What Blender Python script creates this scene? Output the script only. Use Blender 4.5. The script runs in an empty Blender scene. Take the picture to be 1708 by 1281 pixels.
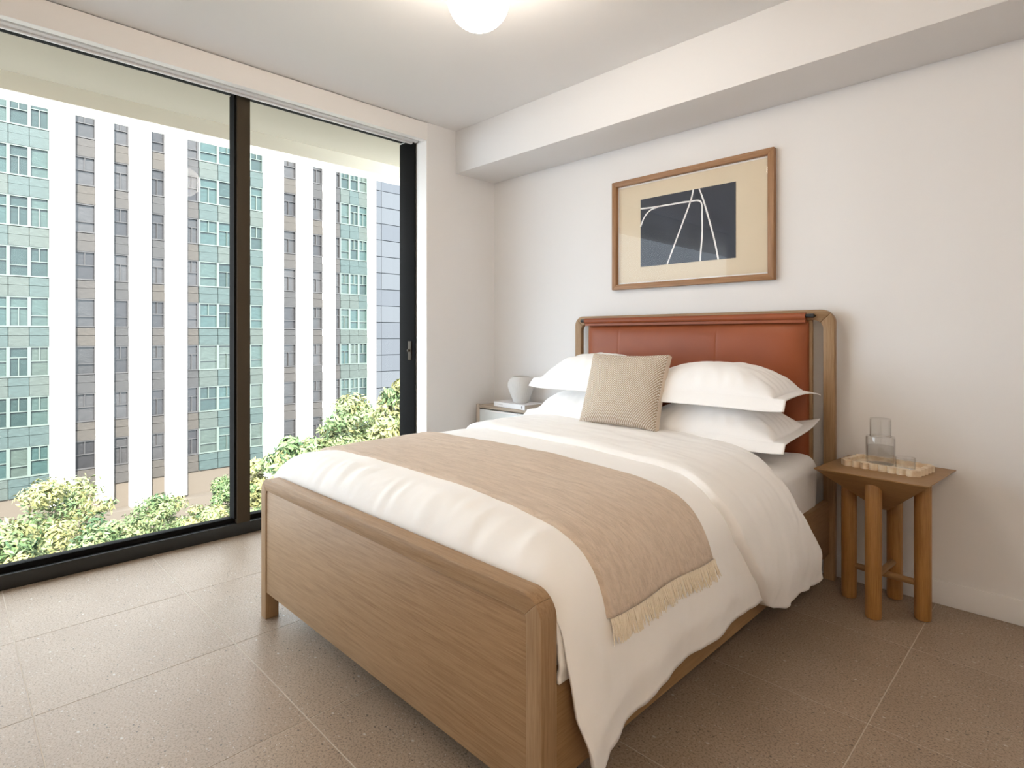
import bpy, bmesh, math, random
from mathutils import Vector, Matrix, noise

random.seed(7)
SC = bpy.context.scene
COL = SC.collection
PI = math.pi

# ------------------------------------------------------------------ camera, sky, sun, exposure
cam_d = bpy.data.cameras.new('camera')
cam = bpy.data.objects.new('camera', cam_d)
COL.objects.link(cam)
cam.location = (3.391, -3.178, 1.2)
cam.rotation_euler = (PI/2, 0, math.radians(45.07))
cam_d.sensor_fit = 'HORIZONTAL'
cam_d.sensor_width = 36
cam_d.lens = 36*958.5/1708
cam_d.shift_y = -80.5/1708
cam_d.clip_start = 0.05
cam_d.clip_end = 400
SC.camera = cam

world = bpy.data.worlds.new('sky')
SC.world = world
world.use_nodes = True
wn = world.node_tree.nodes
wn['Background'].inputs[0].default_value = (0.80, 0.90, 1.0, 1)
wn['Background'].inputs[1].default_value = 4.6

sun_d = bpy.data.lights.new('sun', 'SUN')
sun_d.energy = 17
sun_d.angle = math.radians(2)
sun_d.color = (1.0, 0.96, 0.90)
sun = bpy.data.objects.new('sun', sun_d)
COL.objects.link(sun)
sun.rotation_euler = Vector((-0.72, 0.28, -0.62)).to_track_quat('-Z', 'Y').to_euler()

SC.view_settings.view_transform = 'Standard'
SC.view_settings.look = 'None'
SC.view_settings.gamma = 1
SC.view_settings.use_curve_mapping = False
SC.view_settings.exposure = 0.53
LAMP_STRENGTH = 23
SC.cycles.transparent_max_bounces = 40
SC.cycles.max_bounces = 16
SC.cycles.diffuse_bounces = 8

# ------------------------------------------------------------------ helpers
class MB:
    def __init__(s):
        s.v = []; s.f = []; s.m = []
    def add(s, vs, fs, m=0):
        o = len(s.v)
        s.v += [tuple(p) for p in vs]
        s.f += [tuple(i+o for i in f) for f in fs]
        s.m += [m]*len(fs)
        return s
    def box(s, x0, x1, y0, y1, z0, z1, m=0):
        vs = [(x0,y0,z0),(x1,y0,z0),(x1,y1,z0),(x0,y1,z0),(x0,y0,z1),(x1,y0,z1),(x1,y1,z1),(x0,y1,z1)]
        return s.add(vs, [(0,3,2,1),(4,5,6,7),(0,1,5,4),(1,2,6,5),(2,3,7,6),(3,0,4,7)], m)
    def tube(s, pts, rads, n=16, caps=True, m=0):
        pts = [Vector(p) for p in pts]
        if not isinstance(rads, (list, tuple)): rads = [rads]*len(pts)
        vs = []; fs = []
        t0 = (pts[1]-pts[0]).normalized()
        a = t0.orthogonal().normalized()
        for k, p in enumerate(pts):
            t = (pts[min(k+1, len(pts)-1)]-pts[max(k-1, 0)]).normalized()
            a = (a - t*a.dot(t)).normalized(); b = t.cross(a)
            for j in range(n):
                c = 2*PI*j/n
                vs.append(p+(a*math.cos(c)+b*math.sin(c))*rads[k])
        for k in range(len(pts)-1):
            for j in range(n):
                fs.append((k*n+j, k*n+(j+1) % n, (k+1)*n+(j+1) % n, (k+1)*n+j))
        if caps:
            fs.append(tuple(range(n))[::-1]); fs.append(tuple((len(pts)-1)*n+j for j in range(n)))
        return s.add(vs, fs, m)
    def lathe(s, prof, c=(0,0,0), n=40, wob=None, m=0):
        vs = []; fs = []
        for k, (r, z) in enumerate(prof):
            for j in range(n):
                a = 2*PI*j/n
                rr = r*(1+(wob(j, k) if wob else 0))
                vs.append((c[0]+rr*math.cos(a), c[1]+rr*math.sin(a), c[2]+z))
        for k in range(len(prof)-1):
            for j in range(n):
                fs.append((k*n+j, k*n+(j+1) % n, (k+1)*n+(j+1) % n, (k+1)*n+j))
        return s.add(vs, fs, m)
    def prism_y(s, poly, y0, y1, m=0):           # polygon in xz, extruded along y
        n = len(poly)
        vs = [(x, y0, z) for x, z in poly]+[(x, y1, z) for x, z in poly]
        fs = [tuple(range(n)), tuple(range(2*n-1, n-1, -1))]
        fs += [(i, i+n, (i+1) % n+n, (i+1) % n) for i in range(n)]
        return s.add(vs, fs, m)
    def prism_z(s, poly, z0, z1, m=0):
        n = len(poly)
        vs = [(x, y, z0) for x, y in poly]+[(x, y, z1) for x, y in poly]
        fs = [tuple(range(n))[::-1], tuple(range(n, 2*n))]
        fs += [(i, (i+1) % n, (i+1) % n+n, i+n) for i in range(n)]
        return s.add(vs, fs, m)
    def grid(s, fn, nu, nv, m=0):
        vs = [fn(i/nu, j/nv) for j in range(nv+1) for i in range(nu+1)]
        fs = [(j*(nu+1)+i, j*(nu+1)+i+1, (j+1)*(nu+1)+i+1, (j+1)*(nu+1)+i) for j in range(nv) for i in range(nu)]
        return s.add(vs, fs, m)
    def mesh(s, name, mats, off=(0,0,0), bevel=0, seg=2, smooth=40, fix=True):
        me = bpy.data.meshes.new(name)
        me.from_pydata([(p[0]-off[0], p[1]-off[1], p[2]-off[2]) for p in s.v], [], s.f)
        if not isinstance(mats, (list, tuple)): mats = [mats]
        for mt in mats: me.materials.append(mt)
        me.polygons.foreach_set('material_index', s.m)
        if bevel or fix:
            bm = bmesh.new(); bm.from_mesh(me)
            if fix: bmesh.ops.recalc_face_normals(bm, faces=bm.faces)
            if bevel:
                es = [e for e in bm.edges if len(e.link_faces) == 2 and e.calc_face_angle(0) > math.radians(28)]
                bmesh.ops.bevel(bm, geom=es, offset=bevel, segments=seg, profile=0.5, affect='EDGES', clamp_overlap=True)
            bm.to_mesh(me); bm.free()
        if smooth:
            me.polygons.foreach_set('use_smooth', [True]*len(me.polygons))
            if smooth < 180: me.set_sharp_from_angle(angle=math.radians(smooth))
        return me

def wloc(o):
    p = Vector((0,0,0))
    while o is not None:
        p += o.location; o = o.parent
    return p

def put(name, mb, mats, parent=None, world=True, base=None, **kw):
    """link a mesh object; world: the builder holds world coordinates"""
    if parent is not None:
        off = wloc(parent) if world else (0,0,0)
        me = mb.mesh(name, mats, off, **kw)
        o = bpy.data.objects.new(name, me); o.parent = parent
    else:
        if base is None:
            xs = [p[0] for p in mb.v]; ys = [p[1] for p in mb.v]; zs = [p[2] for p in mb.v]
            base = ((min(xs)+max(xs))/2, (min(ys)+max(ys))/2, min(zs))
        me = mb.mesh(name, mats, base, **kw)
        o = bpy.data.objects.new(name, me); o.location = base
    COL.objects.link(o)
    return o

def tag(o, label=None, cat=None, group=None, kind=None):
    if label: o['label'] = label
    if cat: o['category'] = cat
    if group: o['group'] = group
    if kind: o['kind'] = kind
    return o

def thing(name, loc, label=None, cat=None, group=None, kind=None, rz=0):
    o = bpy.data.objects.new(name, None)
    o.empty_display_size = 0.05
    o.location = loc; o.rotation_euler = (0, 0, rz)
    COL.objects.link(o)
    return tag(o, label, cat, group, kind)

def inst(name, me, parent, loc, rz=0):
    o = bpy.data.objects.new(name, me); o.parent = parent; o.location = loc
    if rz: o.rotation_euler = (0, 0, rz)
    COL.objects.link(o); return o

def lerp(a, b, t): return a+(b-a)*t
def clamp(x, a=0., b=1.): return max(a, min(b, x))
def sstep(a, b, x):
    t = clamp((x-a)/(b-a)); return t*t*(3-2*t)
def interp(tab, x):
    if x <= tab[0][0]: return tab[0][1]
    for (a, p), (b, q) in zip(tab, tab[1:]):
        if x <= b: return lerp(p, q, (x-a)/(b-a))
    return tab[-1][1]
def nz(x, y, z=0.): return noise.noise(Vector((x, y, z)))

# ------------------------------------------------------------------ materials
def mat(name, col, rough=0.5, spec=0.5, metal=0):
    m = bpy.data.materials.new(name); m.use_nodes = True
    b = m.node_tree.nodes['Principled BSDF']
    b.inputs['Base Color'].default_value = (*col, 1)
    b.inputs['Roughness'].default_value = rough
    b.inputs['Specular IOR Level'].default_value = spec
    b.inputs['Metallic'].default_value = metal
    return m
def N(m, typ, **kw):
    n = m.node_tree.nodes.new(typ)
    for k, v in kw.items():
        if k in n.inputs: n.inputs[k].default_value = v
        else: setattr(n, k, v)
    return n
def L(m, a, ao, b, bi): m.node_tree.links.new(a.outputs[ao], b.inputs[bi])
def bsdf(m): return m.node_tree.nodes['Principled BSDF']
def coords(m, scale=(1,1,1), kind='Object'):
    tc = N(m, 'ShaderNodeTexCoord'); mp = N(m, 'ShaderNodeMapping')
    mp.inputs['Scale'].default_value = scale
    L(m, tc, kind, mp, 'Vector'); return mp
def ramp(m, stops):
    r = N(m, 'ShaderNodeValToRGB')
    e = r.color_ramp.elements
    while len(e) < len(stops): e.new(0.5)
    for el, (p, c) in zip(e, stops):
        el.position = p; el.color = (*c, 1) if len(c) == 3 else c
    return r
def add_bump(m, node, out, strength=0.3, dist=0.01):
    b = N(m, 'ShaderNodeBump'); b.inputs['Strength'].default_value = strength; b.inputs['Distance'].default_value = dist
    L(m, node, out, b, 'Height'); L(m, b, 'Normal', bsdf(m), 'Normal'); return b

def oak(name, axis, c0, c1, rough=0.5, bump=0.15):
    m = mat(name, c0, rough, 0.35)
    sc = [95, 95, 95]; sc[axis] = 4.5
    mp = coords(m, sc)
    n1 = N(m, 'ShaderNodeTexNoise', Scale=1.6, Detail=6.0, Roughness=0.6, Distortion=0.4)
    L(m, mp, 'Vector', n1, 'Vector')
    sc2 = [160, 160, 160]; sc2[axis] = 7
    mp2 = coords(m, sc2)
    n2 = N(m, 'ShaderNodeTexNoise', Scale=1.0, Detail=3.0, Roughness=0.7)
    L(m, mp2, 'Vector', n2, 'Vector')
    r = ramp(m, [(0.3, c1), (0.62, c0)])
    L(m, n1, 'Fac', r, 'Fac')
    pale = tuple(min(1, x*1.12+0.02) for x in c0)
    r2 = ramp(m, [(0.52, (0,0,0)), (0.75, (1,1,1))])
    L(m, n2, 'Fac', r2, 'Fac')
    mx = N(m, 'ShaderNodeMix', data_type='RGBA')
    mx.inputs['B'].default_value = (*pale, 1)
    mul = N(m, 'ShaderNodeMath', operation='MULTIPLY'); mul.inputs[1].default_value = 0.6
    L(m, r2, 'Color', mul, 0)
    m.node_tree.links.new(mul.outputs[0], mx.inputs['Factor'])
    m.node_tree.links.new(r.outputs['Color'], mx.inputs[6])
    mx.inputs[7].default_value = (*pale, 1)
    m.node_tree.links.new(mx.outputs[2], bsdf(m).inputs['Base Color'])
    add_bump(m, n2, 'Fac', bump, 0.002)
    return m

def cloth(name, col, wr=0.15, scale=9, fine=0.1):
    m = mat(name, col, 0.85, 0.15)
    bsdf(m).inputs['Sheen Weight'].default_value = 0.15
    mp = coords(m)
    n = N(m, 'ShaderNodeTexNoise', Scale=scale, Detail=4.0, Roughness=0.55, Distortion=0.6)
    L(m, mp, 'Vector', n, 'Vector')
    add_bump(m, n, 'Fac', wr, 0.02)
    return m

M = {}
def paint(name, col):
    m = mat(name, col, 0.6, 0.25)
    n = N(m, 'ShaderNodeTexNoise', Scale=180.0, Detail=2.0)
    L(m, coords(m), 'Vector', n, 'Vector'); add_bump(m, n, 'Fac', 0.03, 0.002)
    return m
M['wall'] = paint('wall_paint', (0.765, 0.76, 0.762))
M['ceil'] = paint('ceiling_paint', (0.79, 0.79, 0.795))
M['white_trim'] = mat('white_trim', (0.82, 0.81, 0.80), 0.4, 0.4)
M['shade'] = mat('shade_white', (0.78, 0.775, 0.77), 0.45, 0.3)
M['black'] = mat('black_aluminium', (0.020, 0.021, 0.021), 0.45, 0.4)
M['bronze'] = mat('bronze_aluminium', (0.055, 0.040, 0.024), 0.6, 0.25)
M['gasket'] = mat('black_gasket', (0.006, 0.006, 0.006), 0.8, 0.08)
M['oak_x'] = oak('bleached_oak_across', 0, (0.345, 0.22, 0.118), (0.25, 0.148, 0.072))
M['oak_y'] = oak('bleached_oak_along', 1, (0.32, 0.195, 0.095), (0.25, 0.145, 0.065))
M['oak_z'] = oak('bleached_oak_upright', 2, (0.345, 0.22, 0.118), (0.25, 0.148, 0.072))
M['table_x'] = oak('honey_oak_across', 0, (0.32, 0.18, 0.075), (0.25, 0.135, 0.052), 0.4)
M['table_y'] = oak('honey_oak_along', 1, (0.28, 0.16, 0.068), (0.21, 0.11, 0.042), 0.4)
M['table_z'] = oak('honey_oak_upright', 2, (0.37, 0.185, 0.058), (0.26, 0.12, 0.033), 0.36)
M['walnut'] = oak('picture_oak', 0, (0.34, 0.18, 0.085), (0.24, 0.12, 0.05), 0.45)
M['walnut_z'] = oak('picture_oak_upright', 2, (0.34, 0.18, 0.085), (0.24, 0.12, 0.05), 0.45)
M['ash_x'] = oak('pale_oak_across', 0, (0.42, 0.35, 0.28), (0.36, 0.29, 0.22), 0.5)
M['ash_z'] = oak('pale_oak_upright', 2, (0.46, 0.39, 0.33), (0.40, 0.33, 0.27), 0.5)
M['cotton'] = cloth('white_cotton', (0.88, 0.875, 0.87), 0.16, 7)
M['cotton2'] = cloth('white_cotton_cases', (0.89, 0.89, 0.895), 0.14, 10)
M['sheet'] = cloth('fitted_sheet', (0.83, 0.83, 0.835), 0.2, 8)
M['fringe'] = mat('cream_fringe', (0.82, 0.74, 0.61), 0.9, 0.1)

# leather
m = M['leather'] = mat('cognac_leather', (0.28, 0.062, 0.026), 0.42, 0.3)
v = N(m, 'ShaderNodeTexVoronoi', Scale=260.0); L(m, coords(m), 'Vector', v, 'Vector')
add_bump(m, v, 'Distance', 0.06, 0.002)
n = N(m, 'ShaderNodeTexNoise', Scale=2.5, Detail=3.0); L(m, coords(m), 'Vector', n, 'Vector')
r = ramp(m, [(0.3, (0.24, 0.062, 0.022)), (0.7, (0.30, 0.082, 0.030))]); L(m, n, 'Fac', r, 'Fac'); L(m, r, 'Color', bsdf(m), 'Base Color')

# gauze throw: crinkles running along the length
m = M['throw'] = mat('beige_gauze', (0.57, 0.43, 0.32), 0.95, 0.1)
bsdf(m).inputs['Sheen Weight'].default_value = 0.25
n = N(m, 'ShaderNodeTexNoise', Scale=1.0, Detail=5.0, Roughness=0.65, Distortion=0.8); L(m, coords(m, (9, 75, 34)), 'Vector', n, 'Vector')
n2 = N(m, 'ShaderNodeTexNoise', Scale=420.0, Detail=2.0); L(m, coords(m), 'Vector', n2, 'Vector')
mx = N(m, 'ShaderNodeMath', operation='MULTIPLY_ADD'); mx.inputs[1].default_value = 0.3
L(m, n2, 'Fac', mx, 0); L(m, n, 'Fac', mx, 2)
add_bump(m, mx, 0, 0.8, 0.010)
r = ramp(m, [(0.35, (0.53, 0.42, 0.33)), (0.75, (0.71, 0.585, 0.475))]); L(m, mx, 0, r, 'Fac'); L(m, r, 'Color', bsdf(m), 'Base Color')

# woven cushion
m = M['weave'] = mat('basket_weave', (0.6, 0.5, 0.4), 0.95, 0.1)
mp = coords(m, (1, 1, 1))
mp.inputs['Rotation'].default_value = (0, 0, math.radians(38))
w1 = N(m, 'ShaderNodeTexWave', wave_type='BANDS', bands_direction='X', Scale=34.0, Distortion=1.2, Detail=1.0)
w2 = N(m, 'ShaderNodeTexWave', wave_type='BANDS', bands_direction='Y', Scale=52.0, Distortion=1.2, Detail=1.0)
L(m, mp, 'Vector', w1, 'Vector'); L(m, mp, 'Vector', w2, 'Vector')
mu = N(m, 'ShaderNodeMath', operation='MULTIPLY'); L(m, w1, 'Fac', mu, 0); L(m, w2, 'Fac', mu, 1)
r = ramp(m, [(0.12, (0.36, 0.27, 0.19)), (0.45, (0.86, 0.82, 0.77))]); L(m, mu, 0, r, 'Fac'); L(m, r, 'Color', bsdf(m), 'Base Color')
add_bump(m, mu, 0, 0.5, 0.004)
M['linen'] = cloth('linen_back', (0.66, 0.56, 0.46), 0.1, 40)

# floor tile
m = M['tile'] = mat('stone_tile', (0.36, 0.30, 0.25), 0.45, 0.4)
def dots(scale, lo, hi):
    v = N(m, 'ShaderNodeTexVoronoi', Scale=scale); v.inputs['Randomness'].default_value = 1
    L(m, coords(m, (1, 1.6, 1)), 'Vector', v, 'Vector')
    rr = ramp(m, [(lo, (1,1,1)), (hi, (0,0,0))]); L(m, v, 'Distance', rr, 'Fac')
    sp = N(m, 'ShaderNodeSeparateColor'); L(m, v, 'Color', sp, 0)
    return rr, sp
base = N(m, 'ShaderNodeTexNoise', Scale=2.2, Detail=5.0, Roughness=0.6); L(m, coords(m), 'Vector', base, 'Vector')
fine = N(m, 'ShaderNodeTexNoise', Scale=150.0, Detail=3.0, Roughness=0.75); L(m, coords(m), 'Vector', fine, 'Vector')
rb = ramp(m, [(0.3, (0.315, 0.235, 0.170)), (0.7, (0.375, 0.29, 0.217))]); L(m, base, 'Fac', rb, 'Fac')
rf = ramp(m, [(0.33, (0.42, 0.39, 0.36)), (0.52, (1, 1, 1))]); L(m, fine, 'Fac', rf, 'Fac')
m1 = N(m, 'ShaderNodeMix', data_type='RGBA', blend_type='MULTIPLY'); m1.inputs['Factor'].default_value = 1
LK = m.node_tree.links.new
LK(rb.outputs['Color'], m1.inputs[6]); LK(rf.outputs['Color'], m1.inputs[7])
prev = m1
for scale, lo, hi, thr, c in ((46, 0.12, 0.24, 0.93, (0.09, 0.07, 0.055)), (32, 0.10, 0.24, 0.955, (0.50, 0.45, 0.40)), (120, 0.18, 0.34, 0.86, (0.13, 0.105, 0.085)), (105, 0.16, 0.32, 0.90, (0.50, 0.45, 0.395))):
    rr, sp = dots(scale, lo, hi)
    gt = N(m, 'ShaderNodeMath', operation='GREATER_THAN'); gt.inputs[1].default_value = thr; L(m, sp, 0, gt, 0)
    mu = N(m, 'ShaderNodeMath', operation='MULTIPLY'); L(m, rr, 'Color', mu, 0); L(m, gt, 0, mu, 1)
    mm = N(m, 'ShaderNodeMix', data_type='RGBA'); mm.inputs[7].default_value = (*c, 1)
    LK(mu.outputs[0], mm.inputs['Factor']); LK(prev.outputs[2], mm.inputs[6]); prev = mm
LK(prev.outputs[2], bsdf(m).inputs['Base Color'])
add_bump(m, fine, 'Fac', 0.05, 0.002)
M['grout'] = mat('pale_grout', (0.50, 0.43, 0.36), 0.8, 0.2)

def glass_mat(name, tint, refl=0.5, rough=0.0, ior=1.45):
    m = bpy.data.materials.new(name); m.use_nodes = True
    nt = m.node_tree; nt.nodes.clear()
    out = nt.nodes.new('ShaderNodeOutputMaterial'); mx = nt.nodes.new('ShaderNodeMixShader')
    tr = nt.nodes.new('ShaderNodeBsdfTransparent'); gl = nt.nodes.new('ShaderNodeBsdfGlossy'); fr = nt.nodes.new('ShaderNodeFresnel')
    tr.inputs[0].default_value = (*tint, 1); gl.inputs['Roughness'].default_value = rough; fr.inputs[0].default_value = ior
    mu = nt.nodes.new('ShaderNodeMath'); mu.operation = 'MULTIPLY'; mu.inputs[1].default_value = refl
    ge = nt.nodes.new('ShaderNodeNewGeometry'); iv = nt.nodes.new('ShaderNodeMath'); iv.operation = 'SUBTRACT'; iv.inputs[0].default_value = 1
    m2 = nt.nodes.new('ShaderNodeMath'); m2.operation = 'MULTIPLY'      # only the outer face of a wall of glass mirrors
    nt.links.new(ge.outputs['Backfacing'], iv.inputs[1])
    nt.links.new(fr.outputs[0], mu.inputs[0]); nt.links.new(mu.outputs[0], m2.inputs[0]); nt.links.new(iv.outputs[0], m2.inputs[1]); nt.links.new(m2.outputs[0], mx.inputs[0])
    nt.links.new(tr.outputs[0], mx.inputs[1]); nt.links.new(gl.outputs[0], mx.inputs[2]); nt.links.new(mx.outputs[0], out.inputs[0])
    return m
M['pane'] = glass_mat('window_glass', (0.985, 0.995, 0.99), 0.25)
M['picture_glass'] = glass_mat('picture_glass', (1, 1, 1), 0.6, 0.0, 1.5)
M['clear'] = glass_mat('clear_glass', (0.985, 0.988, 0.988), 2.2, 0.03, 1.5)
M['water'] = glass_mat('still_water', (0.90, 0.895, 0.89), 0.8, 0.0, 1.33)

M['globe'] = bpy.data.materials.new('opal_globe'); M['globe'].use_nodes = True
b = bsdf(M['globe']); b.inputs['Base Color'].default_value = (0.9, 0.9, 0.9, 1)
b.inputs['Emission Color'].default_value = (1.0, 0.88, 0.74, 1); b.inputs['Emission Strength'].default_value = LAMP_STRENGTH

# ------------------------------------------------------------------ room shell
H = 2.75
XR, YF = 5.2, -5.6          # right and front walls
WY = -0.668                 # right jamb of the window
WYL = -5.0                  # left jamb, outside the frame
XO = -0.34                  # outer face of the window wall

def struct(name, mb, mats, parent=None, **kw):
    return tag(put(name, mb, mats, parent, **kw), kind='structure')

# floor: grout bed + tiles
fl = struct('floor', MB().box(XO, XR, YF, 0.0, -0.25, -0.0008), M['grout'], base=(0, 0, -0.25), smooth=0)
P_, G_ = 0.61, 0.0032
tiles = {}
def tile_mesh(w, d):
    k = (round(w, 3), round(d, 3))
    if k not in tiles:
        tiles[k] = MB().box(-w/2, w/2, -d/2, d/2, -0.012, 0).mesh('tile', M['tile'], bevel=0.0006, seg=1, smooth=0)
    return tiles[k]
def cuts(a, b, ref, p):
    k0 = math.floor((a-ref)/p); out = [a]
    x = ref+k0*p
    while x < b:
        if a < x < b: out.append(x)
        x += p
    return out+[b]
cx_ = cuts(-0.24, XR, 2.910, 0.6215); cy_ = cuts(YF, -0.0, -1.142, 0.6085)
for xa, xb in zip(cx_, cx_[1:]):
    for ya, yb in zip(cy_, cy_[1:]):
        if xb-xa > .02 and yb-ya > .02:
            inst('tile', tile_mesh(xb-xa-G_, yb-ya-G_), fl, ((xa+xb)/2, (ya+yb)/2, 0.25))

struct('ceiling', MB().box(XO, XR, YF, 0.2, H, H+0.2), M['ceil'], smooth=0)
struct('wall_back', MB().box(0, XR, 0, 0.2, -0.25, H), M['wall'], smooth=0)
struct('wall_right', MB().box(XR, XR+0.2, YF, 0.2, -0.25, H+.2), M['wall'], smooth=0)
struct('wall_front', MB().box(XO, XR+.2, YF-0.2, YF, -0.25, H+.2), M['wall'], smooth=0)
wl = MB(); wl.box(XO, 0, WY, 0.2, -0.25, H); wl.box(XO, 0, YF, WYL, -0.25, H)
wl.box(XO, -0.20, WYL, WY, 2.735, H)
struct('wall_left', wl, M['wall'], smooth=0)
struct('trim_1', MB().box(0, XR, -0.40, 0, 2.43, H), M['wall'], bevel=0.003, seg=2)          # soffit along the back wall
hd = MB().box(-0.045, 0.003, WYL, WY+.004, 2.617, H-0.005)
struct('trim_2', hd, M['white_trim'], bevel=0.002, seg=1)                                         # header board over the window
struct('baseboard_back', MB().box(0, XR, -0.013, 0, 0.0, 0.105), M['wall'], bevel=0.003, seg=2)
struct('trim_3', MB().box(-0.115, 0.004, WY-0.006, WY+.004, 0.0, 2.617), M['white_trim'], bevel=0.002, seg=1)   # jamb lining
# entry doorway in the wall behind the camera (seen only in the picture glass)
dr = thing('door_1', (4.1, YF, 0), kind='structure')
put('door_leaf', MB().box(3.65, 4.55, YF, YF+0.03, 0.0, 2.15), mat('door_grey', (0.28, 0.27, 0.26), 0.4), dr, bevel=0.003)
dh = MB(); dh.tube([(3.74, YF+.03, 1.0), (3.74, YF+.08, 1.0)], .011, 10); dh.tube([(3.735, YF+.075, 1.0), (3.86, YF+.075, 1.0)], .009, 10)
put('door_handle', dh, M['black'], dr)

# window
win = thing('window_1', (-0.22, -2.8, 0), kind='structure')
FX0, FX1 = -0.32, -0.215
sl = MB().box(FX0, FX1, WYL, WY-.008, 0.0, 0.072)
put('sill_frame', sl, M['black'], win, bevel=0.003)
put('glazing_bead', MB().box(-0.30, -0.245, WYL, WY-.01, 0.072, 0.102), M['gasket'], win, bevel=0.002)
put('head_frame', MB().box(FX0, -0.22, WYL, WY-.008, 2.668, 2.735), M['gasket'], win, bevel=0.003)
st = MB(); st.box(FX0, -0.125, WY-0.020, WY-.0065, 0.072, 2.655)
put('side_stile', st, M['gasket'], win, bevel=0.003)
put('mullion', MB().box(-0.31, -0.21, -1.912, -1.835, 0.072, 2.655), M['bronze'], win, bevel=0.004)
put('mullion_gasket', MB().box(-0.30, -0.222, -1.925, -1.912, 0.102, 2.655), M['gasket'], win)
lk = MB(); lk.box(-0.20, -0.16, WY-0.028, WY-.020, 1.02, 1.16); lk.tube([(-0.18, WY-.028, 1.09), (-0.18, WY-.045, 1.09)], .01, 10)
put('latch', lk, M['bronze'], win, bevel=0.002)
put('glass_pane', MB().box(-0.278, -0.270, WYL, -1.915, 0.09, 2.66), M['pane'], win, smooth=0)
put('glass_pane', MB().box(-0.278, -0.270, -1.84, WY-.015, 0.09, 2.66), M['pane'], win, smooth=0)

# roller shade, rolled up inside the header pocket
rs = thing('roller_shade', (-0.13, -2.8, 2.625), 'white roller shade rolled up in the pocket above the window', 'shade')
put('cassette', MB().box(-0.175, -0.10, WYL+.02, WY-.02, 2.63, 2.73), M['shade'], rs, bevel=0.006, seg=3)
put('hem_bar', MB().box(-0.155, -0.135, WYL+.03, WY-.03, 2.618, 2.63), M['shade'], rs, bevel=0.003)
ec = MB().box(-0.180, -0.095, WY-.02, WY-.008, 2.625, 2.733)
put('end_bracket', ec, M['white_trim'], rs, bevel=0.002)

# ceiling globe
lamp = thing('ceiling_globe_lamp', (1.67, -1.65, H-0.35), 'round opal glass globe lamp glowing on the ceiling', 'lamp')
pr = [(0.0005, -0.125)]+[(0.125*math.sin(a), -0.125*math.cos(a)) for a in [PI*k/24 for k in range(1, 23)]]+[(0.03, 0.121)]
put('globe_shade', MB().lathe(pr, (1.67, -1.65, 2.55), 48), M['globe'], lamp, smooth=180)
put('ceiling_mount', MB().lathe([(0.0, 0), (0.062, 0), (0.062, 0.05), (0.058, 0.078), (0.0, 0.078)], (1.67, -1.65, 2.671), 32), M['white_trim'], lamp)

for (lx, ly) in ((4.25, -3.75),):  # added fill lamp, out of view, brightening the right side of the room
    l2 = thing('ceiling_globe_lamp', (lx, ly, H-0.35), 'unseen opal globe lamp added behind the camera as warm fill light', 'lamp')
    g2 = M['globe'].copy(); g2.name = 'opal_globe_fill'
    bsdf(g2).inputs['Emission Color'].default_value = (1.0, 0.76, 0.53, 1); bsdf(g2).inputs['Emission Strength'].default_value = 56
    put('globe_shade', MB().lathe(pr, (lx, ly, 2.55), 48), g2, l2, smooth=180)
    put('ceiling_mount', MB().lathe([(0.0, 0), (0.062, 0), (0.062, 0.05), (0.058, 0.078), (0.0, 0.078)], (lx, ly, 2.671), 32), M['white_trim'], l2)

# ------------------------------------------------------------------ outside
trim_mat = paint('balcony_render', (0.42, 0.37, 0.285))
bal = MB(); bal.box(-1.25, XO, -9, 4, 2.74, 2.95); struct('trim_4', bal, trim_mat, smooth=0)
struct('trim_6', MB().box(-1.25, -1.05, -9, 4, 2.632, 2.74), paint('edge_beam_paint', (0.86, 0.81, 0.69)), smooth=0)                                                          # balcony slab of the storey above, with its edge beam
gm = mat('street_grey', (0.09, 0.088, 0.085), 0.9, 0.1)
struct('trim_5', MB().box(-90, -2, -70, 80, -14.6, -14), gm, smooth=0)                             # street far below

BX = -46.0
bld = thing('office_tower', (BX, 10, -14), 'pale tower across the street with white columns and teal window bands', 'building')
white_c = mat('white_column', (0.86, 0.85, 0.84), 0.7, 0.2)
teal_fr = mat('teal_frame', (0.080, 0.100, 0.088), 0.5, 0.4)
brown_fr = mat('grey_frame', (0.040, 0.038, 0.038), 0.5, 0.4)
def facade_glass(name, c, rough=0.25):
    m = mat(name, c, rough, 0.5)
    n = N(m, 'ShaderNodeTexNoise', Scale=1.1, Detail=5.0, Roughness=0.65, Distortion=1.5); L(m, coords(m, (1, 1.2, 4)), 'Vector', n, 'Vector')
    r = ramp(m, [(0.30, tuple(x*0.62 for x in c)), (0.6, c), (0.78, tuple(min(1, x*1.35+.03) for x in c))]); L(m, n, 'Fac', r, 'Fac'); L(m, r, 'Color', bsdf(m), 'Base Color')
    return m
teals = [facade_glass('teal_glass_a', (0.034, 0.055, 0.049)), facade_glass('teal_glass_b', (0.026, 0.050, 0.047)), facade_glass('teal_glass_c', (0.043, 0.058, 0.049)), facade_glass('teal_glass_d', (0.017, 0.032, 0.030))]
tspan = [facade_glass('teal_spandrel_a', (0.039, 0.051, 0.044), .6), facade_glass('teal_spandrel_b', (0.028, 0.046, 0.043), .6)]
browns = [facade_glass('grey_glass_a', (0.029, 0.028, 0.028)), facade_glass('grey_glass_b', (0.038, 0.036, 0.036)), facade_glass('grey_glass_c', (0.021, 0.020, 0.021))]
bspan = [facade_glass('brown_spandrel_a', (0.032, 0.028, 0.025), .7), facade_glass('brown_spandrel_b', (0.036, 0.030, 0.024), .7), facade_glass('brown_spandrel_c', (0.025, 0.024, 0.024), .7)]
core_m = mat('tower_core', (0.10, 0.10, 0.10), 0.8, 0.2)
put('core', MB().box(BX-14, BX-0.35, -34, 26.9, -9.4, 34), core_m, bld, smooth=0)
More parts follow.
